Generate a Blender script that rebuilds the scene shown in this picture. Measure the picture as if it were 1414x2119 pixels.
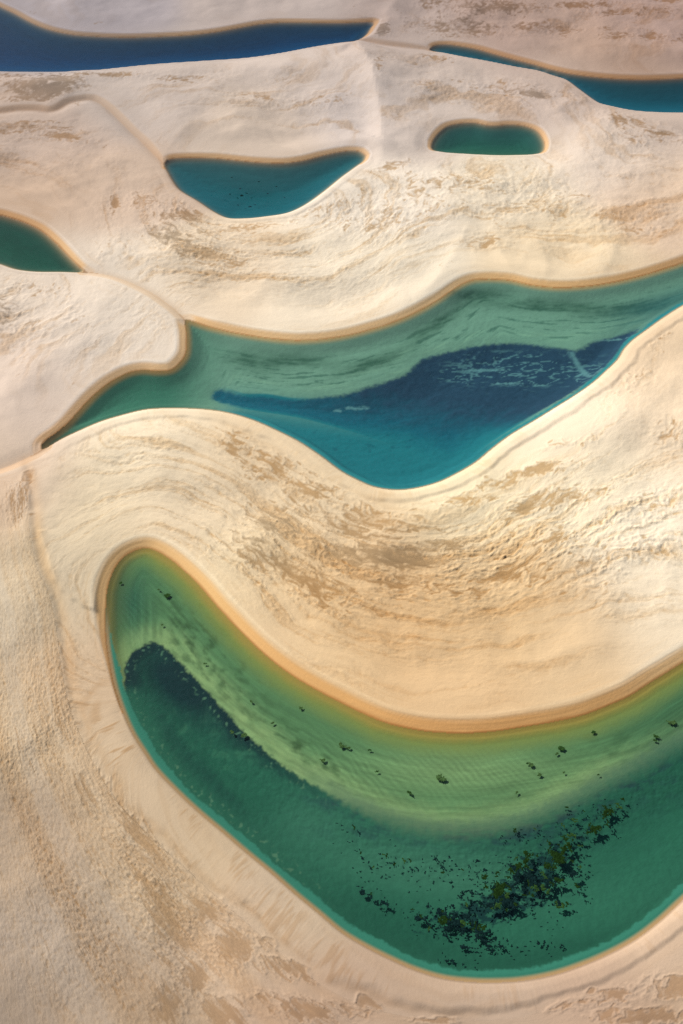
import bpy, math, random
import numpy as np
from concurrent.futures import ThreadPoolExecutor

# ------------------------------------------------------------------ camera, world, sun, exposure
for o in list(bpy.data.objects):
    bpy.data.objects.remove(o, do_unlink=True)
scene = bpy.context.scene
COL = scene.collection
CAM_H = 220.0
PITCH = math.radians(50.0)
VFOV = math.radians(56.0)
cam_data = bpy.data.cameras.new("camera")
cam_data.sensor_fit = 'VERTICAL'
cam_data.angle = VFOV
cam_data.clip_start = 1.0
cam_data.clip_end = 20000.0
cam = bpy.data.objects.new("camera", cam_data)
COL.objects.link(cam)
cam.location = (0, 0, CAM_H)
cam.rotation_euler = (math.radians(90) - PITCH, 0, 0)
scene.camera = cam

SUN_ELEV = math.radians(40.0)
SUN_AZ = math.radians(-52.0)          # from +y (away from the viewer) towards -x
SUN_DIR = np.array([math.sin(SUN_AZ) * math.cos(SUN_ELEV), math.cos(SUN_AZ) * math.cos(SUN_ELEV), math.sin(SUN_ELEV)])
world = bpy.data.worlds.new("World")
scene.world = world
world.use_nodes = True
wn = world.node_tree
wn.nodes.clear()
w_out = wn.nodes.new("ShaderNodeOutputWorld")
w_bg = wn.nodes.new("ShaderNodeBackground")
w_sky = wn.nodes.new("ShaderNodeTexSky")
w_sky.sky_type = 'NISHITA'
w_sky.sun_disc = False
w_sky.sun_elevation = SUN_ELEV
w_sky.sun_rotation = SUN_AZ
w_sky.dust_density = 2.0
w_bg.inputs[1].default_value = 0.058
wn.links.new(w_sky.outputs[0], w_bg.inputs[0])
wn.links.new(w_bg.outputs[0], w_out.inputs[0])

sun_data = bpy.data.lights.new("sun", 'SUN')
sun_data.energy = 4.7
sun_data.angle = math.radians(0.6)
sun_data.color = (1.0, 0.955, 0.88)
sun = bpy.data.objects.new("sun", sun_data)
COL.objects.link(sun)
from mathutils import Vector
sun.rotation_euler = Vector((-SUN_DIR[0], -SUN_DIR[1], -SUN_DIR[2])).to_track_quat('-Z', 'Y').to_euler()

scene.view_settings.view_transform = 'Standard'
scene.view_settings.look = 'None'
scene.view_settings.exposure = 0.45
scene.view_settings.gamma = 1.0
scene.view_settings.use_curve_mapping = False
scene.cycles.use_denoising = False
scene.cycles.max_bounces = 6
scene.cycles.transparent_max_bounces = 12
scene.cycles.volume_bounces = 0

# ------------------------------------------------------------------ image pixels <-> ground
# The shores were traced by eye on an image of 1414 x 2119 pixels; the camera projects image pixels to metres on the level ground z = 0.
F = 1059.5 / math.tan(VFOV / 2)
CP, SP = math.cos(PITCH), math.sin(PITCH)

def ground(p):
    p = np.asarray(p, float)
    dx = (p[..., 0] - 707.0) / F
    dy = (1059.5 - p[..., 1]) / F
    dirz = -SP + dy * CP
    t = CAM_H / -np.minimum(dirz, -0.12)
    return np.stack([dx * t, (CP + dy * SP) * t], -1)

def image_px(x, y):  # ground metres back to image pixels through the camera
    depth = np.maximum(y * CP + CAM_H * SP, 20.0)
    return 707.0 + F * x / depth, 1059.5 - F * (y * SP - CAM_H * CP) / depth

# ------------------------------------------------------------------ numeric helpers
POOL = ThreadPoolExecutor(4)
f32 = np.float32

def sstep(a, b, x):
    t = np.clip((x - a) / (b - a), 0, 1)
    return t * t * (3 - 2 * t)

def lin(c):
    c = np.asarray(c, float) / 255.0
    return np.where(c <= 0.04045, c / 12.92, ((c + 0.055) / 1.055) ** 2.4)

_rng = np.random.default_rng(7)
_perm = np.tile(_rng.permutation(256), 3).astype(np.int32)
_g3 = _rng.normal(size=(256, 3)); _g3 /= np.linalg.norm(_g3, axis=1)[:, None]
_g3 = _g3.astype(f32)

def _n3c(args):
    x, y, z = args
    xf = np.floor(x); yf = np.floor(y); zf = np.floor(z)
    xi = xf.astype(np.int32) & 255; yi = yf.astype(np.int32) & 255; zi = zf.astype(np.int32) & 255
    x = x - xf; y = y - yf; z = z - zf
    u = x * x * x * (x * (x * 6 - 15) + 10); v = y * y * y * (y * (y * 6 - 15) + 10); w = z * z * z * (z * (z * 6 - 15) + 10)
    out = np.zeros_like(x)
    for i in (0, 1):
        a = _perm[xi + i]
        wx = u if i else 1 - u
        for j in (0, 1):
            b = _perm[a + yi + j]
            wxy = wx * (v if j else 1 - v)
            for k in (0, 1):
                g = _g3[_perm[b + zi + k]]
                out += wxy * (w if k else 1 - w) * (g[:, 0] * (x - i) + g[:, 1] * (y - j) + g[:, 2] * (z - k))
    return out * 1.7

def n3(x, y, z):
    """gradient noise, about -1..1"""
    shp = np.broadcast(x, y, z).shape
    x, y, z = [np.ascontiguousarray(np.broadcast_to(np.asarray(a, f32), shp)).ravel() for a in (x, y, z)]
    n = len(x); step = 60000
    res = list(POOL.map(_n3c, [(x[i:i + step], y[i:i + step], z[i:i + step]) for i in range(0, n, step)]))
    return np.concatenate(res).reshape(shp)

def fbm(x, y, z, octaves=3, gain=0.5):
    s = 0; a = 1; t = 0
    for o in range(octaves):
        s = s + a * n3(x * 2.03 ** o + 17.3 * o, y * 2.03 ** o + 5.1 * o, np.asarray(z, f32) * 2.03 ** o + 3.7 * o)
        t += a; a *= gain
    return s / t * 1.25

def seg_dist(P, A, B, vals=None, want_side=False):
    """distance of points P to segments AB; with the value interpolated at the nearest point"""
    P = P.astype(f32); A = A.astype(f32); B = B.astype(f32)
    D = B - A; L2 = np.maximum((D ** 2).sum(1), 1e-9)
    def job(sl):
        p = P[sl]
        best = np.full(len(p), 1e18, f32); val = np.zeros(len(p), f32); sd = np.zeros(len(p), f32)
        for k in range(len(A)):
            ax = p[:, 0] - A[k, 0]; ay = p[:, 1] - A[k, 1]
            t = np.clip((ax * D[k, 0] + ay * D[k, 1]) / L2[k], 0, 1)
            d = (ax - t * D[k, 0]) ** 2 + (ay - t * D[k, 1]) ** 2
            m = d < best
            best = np.where(m, d, best)
            if vals is not None:
                val = np.where(m, vals[k] + t * (vals[k + 1] - vals[k]) if np.ndim(vals[0]) == 0 else vals[k][0] + t * (vals[k][1] - vals[k][0]), val)
            if want_side:
                sd = np.where(m, D[k, 0] * ay - D[k, 1] * ax, sd)
        return np.sqrt(best), val, sd
    n = len(P); step = 12000
    r = list(POOL.map(job, [slice(i, i + step) for i in range(0, n, step)]))
    return tuple(np.concatenate([q[i] for q in r]) for i in range(3))

def inside(P, poly):
    x, y = P[:, 0], P[:, 1]
    c = np.zeros(len(P), bool)
    n = len(poly)
    for i in range(n):
        x1, y1 = poly[i]; x2, y2 = poly[(i + 1) % n]
        if y1 == y2: continue
        m = ((y1 > y) != (y2 > y)) & (x < (x2 - x1) * (y - y1) / (y2 - y1) + x1)
        c ^= m
    return c

def smooth_line(pts, closed=False, step=7.0):
    """Catmull-Rom through (x, y, extra...) points in image pixels"""
    P = np.array(pts, float); n = len(P); out = []
    rng = range(n if closed else n - 1)
    for i in rng:
        if closed:
            p0, p1, p2, p3 = P[i - 1], P[i], P[(i + 1) % n], P[(i + 2) % n]
        else:
            p0, p1, p2, p3 = P[max(i - 1, 0)], P[i], P[i + 1], P[min(i + 2, n - 1)]
        d = np.hypot(*(p2 - p1)[:2])
        m = max(1, int(d / step))
        l01 = max(np.hypot(*(p1 - p0)[:2]), 1e-3) ** .5; l12 = max(d, 1e-3) ** .5; l23 = max(np.hypot(*(p3 - p2)[:2]), 1e-3) ** .5
        m1 = (p2 - p1) + l12 * ((p1 - p0) / l01 - (p2 - p0) / (l01 + l12)) if l01 > .05 else (p2 - p1)
        m2 = (p2 - p1) + l12 * ((p3 - p2) / l23 - (p3 - p1) / (l12 + l23)) if l23 > .05 else (p2 - p1)
        for k in range(m):
            t = k / m
            q = (2 * t**3 - 3 * t**2 + 1) * p1 + (t**3 - 2 * t**2 + t) * m1 + (-2 * t**3 + 3 * t**2) * p2 + (t**3 - t**2) * m2
            q[2:] = p1[2:] + t * (p2[2:] - p1[2:])
            out.append(q)
    if not closed: out.append(P[-1])
    return np.array(out)

# ------------------------------------------------------------------ shores (image x, image y); s = steep lee bank, g = gentle windward bank
def S(*a): return [(x, y, 1.0) for x, y in a]
def G(*a): return [(x, y, 0.0) for x, y in a]

LAGOONS = {}
LAGOONS['A'] = S((-330, -90), (-160, -45), (-60, -18), (0, 14), (30, 28), (65, 47), (100, 61), (150, 72), (200, 76), (260, 78), (320, 76.5), (390, 73),
                 (450, 66), (500, 57), (540, 50), (575, 47), (650, 47), (707, 47.5), (745, 46.5), (776, 46.5), (768, 58), (762, 69), (752, 78), (738, 84)) + \
    G((707, 88), (650, 97), (575, 111), (510, 120), (425, 126), (320, 133), (250, 140), (200, 145), (170, 146), (125, 149), (75, 149), (0, 148), (-80, 147), (-200, 140), (-330, 110))
LAGOONS['B'] = S((888, 103), (896, 95), (907, 92.5), (927, 92), (957, 96), (992, 103), (1027, 113), (1067, 124), (1107, 134), (1142, 144), (1182, 153), (1227, 159),
                 (1272, 163), (1332, 165), (1414, 162), (1500, 155), (1640, 140), (1720, 150)) + \
    G((1720, 200), (1600, 228), (1500, 233), (1414, 233), (1352, 232), (1307, 228), (1267, 220), (1240, 213), (1227, 205), (1197, 183), (1172, 165), (1147, 157), (1117, 147),
      (1067, 138), (1007, 126), (957, 117), (917, 109))
LAGOONS['C'] = S((339, 340), (345, 332), (356, 328.5), (370, 327), (410, 326.5), (450, 328), (500, 333), (540, 336.5), (590, 337.5), (630, 332), (665, 323), (707, 314),
                 (727, 312), (747, 314), (757, 321), (756, 330)) + \
    G((737, 345), (707, 367), (670, 397), (630, 425), (597, 440), (550, 448), (510, 452), (470, 451), (445, 440), (410, 417), (370, 392), (357, 375), (347, 357))
LAGOONS['D'] = S((891, 308), (893, 295), (898, 286), (907, 275), (924, 262), (947, 256), (970, 254), (987, 254.5), (1007, 259), (1027, 260), (1052, 258), (1087, 261), (1112, 271),
                 (1123, 285), (1128, 300), (1125, 314)) + G((1107, 319), (1067, 321), (1017, 321), (957, 318), (915, 314.5))
LAGOONS['E'] = S((-260, 470), (-120, 446), (-50, 442), (0, 445), (20, 450), (50, 460), (85, 477), (115, 502), (142, 530), (158, 546), (172, 558), (183, 563.5)) + \
    G((160, 564), (125, 563), (90, 563), (65, 562), (30, 557), (0, 547), (-60, 535), (-160, 530), (-260, 520))
LAGOONS['F'] = S((383, 661), (400, 666), (440, 679), (500, 692), (560, 701), (610, 705), (660, 703), (707, 697), (757, 685), (807, 670), (857, 649), (907, 621), (947, 594), (962, 586),
                 (980, 580), (1017, 578), (1057, 581), (1097, 590), (1147, 595.5), (1197, 594.5), (1257, 587), (1332, 570), (1372, 558), (1414, 544), (1490, 512), (1600, 470), (1700, 455)) + \
    G((1700, 520), (1560, 560), (1480, 600), (1414, 632), (1377, 655), (1342, 680), (1307, 706), (1292, 722), (1280, 742), (1257, 765), (1227, 792), (1187, 820), (1147, 845), (1107, 870), (1057, 900),
      (1017, 930), (987, 955), (947, 979), (907, 998), (857, 1011), (817, 1014), (772, 1007), (737, 992), (707, 976), (665, 945), (620, 915), (575, 892), (525, 870), (475, 855),
      (425, 847.5), (350, 845), (300, 848), (250, 860), (210, 872), (165, 891), (125, 910), (98, 926)) + \
    S((86, 931), (86, 922), (95, 911), (115, 897), (140, 876), (175, 838), (200, 813), (230, 790), (265, 772), (295, 766), (330, 768), (355, 765), (372, 752), (384, 735), (387, 712), (386, 685))
LAGOONS['G'] = [(255, 1475, 0.52), (237, 1420, 0.56), (226, 1365, 0.62), (220.5, 1325, 0.72), (219, 1290, 0.84), (219.5, 1260, 0.93)] + S((222, 1225), (232, 1190), (250, 1160), (275, 1142), (305, 1135), (330, 1144), (355, 1160), (385, 1185), (415, 1215), (450, 1256), (490, 1299), (530, 1339),
                 (575, 1377), (615, 1405), (660, 1431), (707, 1455), (747, 1475), (797, 1496), (857, 1510), (907, 1516), (967, 1517.5), (1027, 1513), (1087, 1504), (1157, 1492), (1207, 1480),
                 (1257, 1461), (1302, 1441), (1347, 1412), (1382, 1391), (1414, 1371), (1500, 1325), (1600, 1310)) + \
    G((1680, 1400), (1660, 1560), (1560, 1730), (1470, 1815), (1414, 1862), (1367, 1905), (1317, 1943), (1267, 1971), (1207, 1997), (1147, 2017), (1077, 2030), (1017, 2033), (977, 2032),
      (917, 2025), (857, 2007), (807, 1985), (757, 1960), (707, 1930), (660, 1891), (610, 1850), (560, 1806), (510, 1765), (460, 1722), (410, 1680), (360, 1633), (320, 1590),
      (300, 1560), (275, 1520))

SLIP_W = {'A': 3.0, 'B': 3.2, 'C': 3.0, 'D': 2.6, 'E': 3.2, 'F': 3.3, 'G': 3.8}      # width of the lee bank, metres
LEVEE_W = {'A': 2.0, 'B': 2.0, 'C': 4.5, 'D': 2.5, 'E': 2.5, 'F': 6.0, 'G': 9.0}

# dry troughs where a lee face meets the next dune; the lee face is on the LEFT of the walking direction
TROUGHS = [
    [(-80, 240), (0, 234), (40, 229), (80, 229), (100, 232), (122, 227), (140, 216), (160, 210), (178, 207), (192, 208), (205, 214), (225, 229), (250, 253), (270, 274), (300, 301), (322, 324), (337, 338)],
    [(383, 661), (362, 640), (345, 627), (318, 608), (290, 594), (260, 581), (225, 570), (183, 563)],
    [(86, 931), (70, 941), (52, 949), (30, 960), (0, 971), (-60, 985)],
    [(738, 84), (760, 86), (790, 92), (830, 97), (888, 103)],
]
TERRACE = [(52, 950), (66, 1000), (74, 1060), (78, 1112), (92, 1180), (118, 1240), (130, 1300), (140, 1380), (155, 1450), (180, 1520), (215, 1590), (260, 1660), (320, 1722), (390, 1786), (460, 1850), (520, 1902),
           (580, 1956), (640, 2006), (700, 2046), (770, 2075), (850, 2092), (950, 2098), (1060, 2093), (1150, 2070), (1250, 2035), (1330, 1990), (1414, 1932), (1550, 1830), (1760, 1600)]
terr_w = ground(smooth_line(TERRACE, step=12))

shore = {}
slipA, slipB, slipV = [], [], []
gentA, gentB, gentV, gentU = [], [], [], []
u_off = 0.0
for key, pts in LAGOONS.items():
    sm = smooth_line(pts, closed=True, step=7.0)
    w = ground(sm[:, :2]); fl = sm[:, 2]
    shore[key] = w
    nx = np.roll(w, -1, 0)
    seg = np.hypot(*(nx - w).T); arc = u_off + np.concatenate([[0], np.cumsum(seg)]); u_off = arc[-1] + 50
    if key == 'G':
        lw = seg_dist(w, terr_w[:-1], terr_w[1:])[0]
        lw = np.clip(lw, 4.0, 16.0)
    else:
        lw = np.full(len(w), LEVEE_W[key])
    for i in range(len(w)):
        j = (i + 1) % len(w)
        if fl[i] + fl[j] >= 1.0:
            slipA.append(w[i]); slipB.append(nx[i]); slipV.append((SLIP_W[key] * min(max((fl[i] - 0.5) * 2, 0.12), 1), SLIP_W[key] * min(max((fl[j] - 0.5) * 2, 0.12), 1)))
        if fl[i] + fl[j] <= 1.0:
            gentA.append(w[i]); gentB.append(nx[i]); gentV.append((lw[i], lw[j])); gentU.append((arc[i], arc[i + 1]))

# ------------------------------------------------------------------ the ground mesh: finest where the viewer stands over it, running on to the horizon
def axis_rows():
    core = np.linspace(1.13, -1.12, 1240)                     # tangent steps away from the view axis
    ang = PITCH - np.arctan(core * math.tan(VFOV / 2))
    y = CAM_H / np.tan(ang)
    far = list(np.geomspace(636, 1300, 46)) + [1500, 1900, 2600, 4500, 9000]
    near = list(np.arange(40, -70, -1.1)) + [-75, -85, -100, -130, -200, -500, -1500, -6000]
    return np.array(sorted([v for v in far if v > y.max()] + list(y) + [v for v in near if v < y.min() - 3]))

ys = axis_rows()
core = np.linspace(-1.15, 1.15, 850)
ext = np.concatenate([np.arange(1.156, 1.75, 0.0075), [1.8, 1.9, 2.1, 2.5, 3.4, 6, 14, 40]])
ss = np.concatenate([-ext[::-1], core, ext])
def pad3(a):
    while (len(a) - 1) % 3: a = np.append(a, a[-1] + (a[-1] - a[-2]))
    return a
ys, ss = pad3(ys), pad3(ss)
NY, NS = len(ys), len(ss)
wrow = np.maximum(math.tan(VFOV / 2) * 1414 / 2119 * (ys * CP + CAM_H * SP), 40.0)
X = (wrow[:, None] * ss[None, :])
Y = np.repeat(ys[:, None], NS, 1)
Xc, Yc = X[::3, ::3], Y[::3, ::3]
PC = np.stack([Xc.ravel(), Yc.ravel()], -1)
wy = ((ys - ys[(np.arange(NY) // 3) * 3]) / np.maximum(ys[np.minimum((np.arange(NY) // 3) * 3 + 3, NY - 1)] - ys[(np.arange(NY) // 3) * 3], 1e-9))[:, None]
wx = ((ss - ss[(np.arange(NS) // 3) * 3]) / np.maximum(ss[np.minimum((np.arange(NS) // 3) * 3 + 3, NS - 1)] - ss[(np.arange(NS) // 3) * 3], 1e-9))[None, :]
iy0 = np.arange(NY) // 3; ix0 = np.arange(NS) // 3
iy1 = np.minimum(iy0 + 1, Xc.shape[0] - 1); ix1 = np.minimum(ix0 + 1, Xc.shape[1] - 1)
def up(a):
    a = a.reshape(Xc.shape)
    r = a[iy0] * (1 - wy) + a[iy1] * wy
    return (r[:, ix0] * (1 - wx) + r[:, ix1] * wx).astype(f32)

sdl = {}
for key, w in shore.items():
    d = seg_dist(PC, w, np.roll(w, -1, 0))[0]
    sdl[key] = up(np.where(inside(PC, w), -d, d))
sd = np.minimum.reduce(list(sdl.values()))                 # < 0 in the water
lag_id = np.argmin(np.stack(list(sdl.values())), 0)
dSc, wSc, _ = seg_dist(PC, np.array(slipA), np.array(slipB), slipV)
dGc, wGc, _ = seg_dist(PC, np.array(gentA), np.array(gentB), gentV)
_, uGc, _ = seg_dist(PC, np.array(gentA), np.array(gentB), gentU)
def blur_c(a, r, passes=3, mask=None):
    """box blur over the coarse ground grid, kept apart by mask"""
    a = a.reshape(Xc.shape).astype(float)
    m = np.ones(a.shape) if mask is None else mask.reshape(Xc.shape).astype(float)
    num, den = a * m, m.copy()
    for _ in range(passes):
        for ax in (0, 1):
            for arr in (0, 1):
                v = num if arr == 0 else den
                p = np.pad(v, [(r + 1, r) if k_ == ax else (0, 0) for k_ in (0, 1)], mode='edge').cumsum(ax)
                n_ = v.shape[ax]
                hi = np.take(p, np.arange(2 * r + 1, 2 * r + 1 + n_), ax); lo = np.take(p, np.arange(0, n_), ax)
                if arr == 0: num = (hi - lo) / (2 * r + 1)
                else: den = (hi - lo) / (2 * r + 1)
    return np.where(m > 0, num / np.maximum(den, 1e-6), a).ravel()
trough_s = []
for tr in TROUGHS:
    tw = ground(smooth_line(tr, step=10))
    d, _, side = seg_dist(PC, tw[:-1], tw[1:], want_side=True)
    a_, u_ = up(np.where(side > 0, d, -d)), up(d)
    trough_s.append(np.sign(a_) * np.where(u_ > 2.5, u_, np.abs(a_)))
    m = (side > 0) & (d < dSc); wSc = np.where(m, 4.2, wSc)
    m = (side <= 0) & (d < dGc); wGc = np.where(m, 2.0, wGc)
wSc = blur_c(wSc, 4); wGc = blur_c(wGc, 2)
dS, dG, wS, wG, uG = up(dSc), up(dGc), up(wSc), up(wGc), up(uGc)
dT = np.minimum.reduce([np.abs(a) for a in trough_s])
asd = np.abs(sd)
nearS = dS < dG
dS = np.where(nearS & (asd < 2.5) & (dT > 3), asd, dS)
dG = np.where(~nearS & (asd < 2.5) & (dT > 3), asd, dG)
for a in trough_s:
    dS = np.where(a > 0, np.minimum(dS, a), dS); dG = np.where(a > 0, dG, np.minimum(dG, -a))
dTerr = up(seg_dist(PC, terr_w[:-1], terr_w[1:])[0] * np.sign(seg_dist(PC, terr_w[:-1], terr_w[1:], want_side=True)[2]))   # > 0 on the lagoon side
PX, PY = image_px(X, Y)
PX = PX.astype(f32); PY = PY.astype(f32)
X = X.astype(f32); Y = Y.astype(f32)
land = sd > 0

def blob(cx, cy, rx, ry, ang=0.0):
    c, s = math.cos(math.radians(ang)), math.sin(math.radians(ang))
    a = ((PX - cx) * c + (PY - cy) * s) / rx; b = (-(PX - cx) * s + (PY - cy) * c) / ry
    return np.exp(-np.minimum(a * a + b * b, 30))

def poly_sd(pts, closed=True, step=12):
    w = ground(smooth_line(pts, closed=closed, step=step)[:, :2])
    d = seg_dist(PC, w, np.roll(w, -1, 0))[0] if closed else seg_dist(PC, w[:-1], w[1:])[0]
    if closed: d = np.where(inside(PC, w), d, -d)
    return up(d)

# ------------------------------------------------------------------ flow field: bed lines of the sand follow it
wet_c = np.minimum.reduce([np.where(inside(PC, w), -1.0, 1.0) for w in shore.values()]) < 0
ttc = (dGc / (dGc + dSc + 1e-3)).astype(float)
for rad in (5, 9):
    ttc = np.where(wet_c, blur_c(ttc, rad, 2, wet_c), blur_c(ttc, rad, 2, ~wet_c))
phi = up(ttc) * 42.0
leftline = ground(smooth_line([(-190, 900), (-150, 1300), (-90, 1700), (-10, 2119), (80, 2500)], step=20))
dL = up(seg_dist(PC, leftline[:-1], leftline[1:])[0])
outT = np.maximum(-dTerr, 0)
phiL = outT / (outT + dL + 1e-3) * 70.0
plain = sstep(0, 3, -dTerr) * sstep(930, 1080, PY) * (sd > 0)                # the sand plain outside the low terrace
plain = np.where((PX > 700) & (PY < 1900), 0, plain)
phi = np.where(plain > 0.5, phiL, phi)
big = fbm(X / 60, Y / 60, 1.5, 3)
mid = fbm(X / 16, Y / 16, 7.5, 3)
phw = phi + 1.2 * mid

# ------------------------------------------------------------------ relief of the dunes
Hs = 0.27 * wS + 0.25
_a, _b = Hs * dS / (0.92 * wS), Hs + 0 * dS
_h = np.clip(0.5 + 0.5 * (_b - _a) / 0.30, 0, 1)
hs = _b * (1 - _h) + _a * _h - 0.30 * _h * (1 - _h) + 1.3 * np.tanh(dS / 26) + 0.04 * np.exp(-((dS / wS - 1.25) / 0.20) ** 2) * (0.6 + 0.8 * sstep(-0.5, 0.5, n3(X / 9, Y / 9, 44.0))) * sstep(4, 9, dT)
hw = 0.22 * sstep(0, 0.9, dG) * sstep(1, 5, dT) + 3.6 * np.tanh(dG / 24)
wG = wG * (1 + 0.16 * n3(X / 14, Y / 14, 90.0) + 0.08 * n3(X / 4, Y / 4, 95.0))
rr = dG / np.maximum(wG, 0.5)
levee = sstep(0, 0.45, rr) * (1 - sstep(0.74, 1.06, rr)) * sstep(3, 9, dT)
hw = hw + levee * np.minimum(0.085 * wG, 0.7)
k = 0.9
h = np.clip(0.5 + 0.5 * (hw - hs) / k, 0, 1)
z_land = hw * (1 - h) + hs * h - k * h * (1 - h)
z_land = np.maximum(z_land, 0.35 * np.minimum(np.minimum(dS, dG), 0.5) * sstep(0.5, 3, dT) + 0.04)
away = sstep(2, 22, np.minimum(dS, dG))
z_land = z_land + away * (3.4 * big + 0.5 * mid)

# spurs and lobes of older dunes: (line, rise, width left, width right) in metres
SPURS = [
    ([(735, 92), (765, 150), (784, 220), (792, 302)], 2.6, 18, 5), ([(1000, 400), (1012, 450), (1030, 510), (1062, 574)], 0.8, 12, 5), ([(858, 642), (900, 590), (940, 530), (965, 480)], 0.7, 4, 12),
    ([(1110, 500), (1130, 545), (1125, 588)], 0.5, 3, 8), ([(1265, 500), (1262, 540), (1240, 585)], 0.5, 3, 8), ([(840, -20), (800, 36), (776, 60)], 1.0, 10, 4),
    ([(955, 110), (900, 170), (850, 240), (845, 300)], 0.6, 9, 9), ([(1215, 212), (1170, 222), (1150, 240), (1165, 250)], 0.7, 4, 4), ([(210, 440), (222, 400), (280, 380), (345, 372)], 0.5, 5, 9), ([(170, 155), (150, 190), (132, 222)], 0.5, 3, 6),
    ([(1300, 740), (1330, 690), (1414, 650)], 0.5, 4, 10), ([(0, 1100), (20, 1116), (45, 1110), (70, 1070)], 0.5, 3, 7), ([(1020, 930), (1010, 985), (985, 1000)], 0.4, 3, 6),
]
for line, rise, wl, wr in SPURS:
    w_ = ground(smooth_line(line, step=10))
    d_, t_, sd_ = seg_dist(PC, w_[:-1], w_[1:], want_side=True)
    e_ = np.minimum(np.hypot(PC[:, 0] - w_[0, 0], PC[:, 1] - w_[0, 1]), np.hypot(PC[:, 0] - w_[-1, 0], PC[:, 1] - w_[-1, 1]))
    k_ = sstep(0.05, 0.6, (e_ - d_) / np.maximum(d_, 1.0)); wm_ = 0.5 * (wl + wr)
    g_ = up(np.exp(-(d_ / (wm_ + k_ * (np.where(sd_ > 0, wl, wr) - wm_))) ** 1.4))
    z_land = z_land + rise * g_ * sstep(1, 8, np.minimum(dS, dG))
lobe = ground(smooth_line([(78, 1108), (95, 1150), (104, 1190), (125, 1226), (162, 1256), (203, 1277)], step=8))
d_, t_, sd_ = seg_dist(PC, lobe[:-1], lobe[1:], want_side=True)
e_ = np.minimum(np.hypot(PC[:, 0] - lobe[0, 0], PC[:, 1] - lobe[0, 1]), np.hypot(PC[:, 0] - lobe[-1, 0], PC[:, 1] - lobe[-1, 1]))
lobe_k = up(sstep(0.02, 0.5, (e_ - d_) / np.maximum(d_, 1.0)))
lobe_d = up(np.where(sd_ > 0, d_, -d_))
lobe_m = sstep(-0.4, 1.2, lobe_d + 0.4 * n3(X / 3, Y / 3, 8.0)) * lobe_k * np.exp(-np.maximum(lobe_d, 0) / 9.0) * sstep(1, 3, np.minimum(dS, dG))
z_land = z_land + 0.7 * lobe_m

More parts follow.
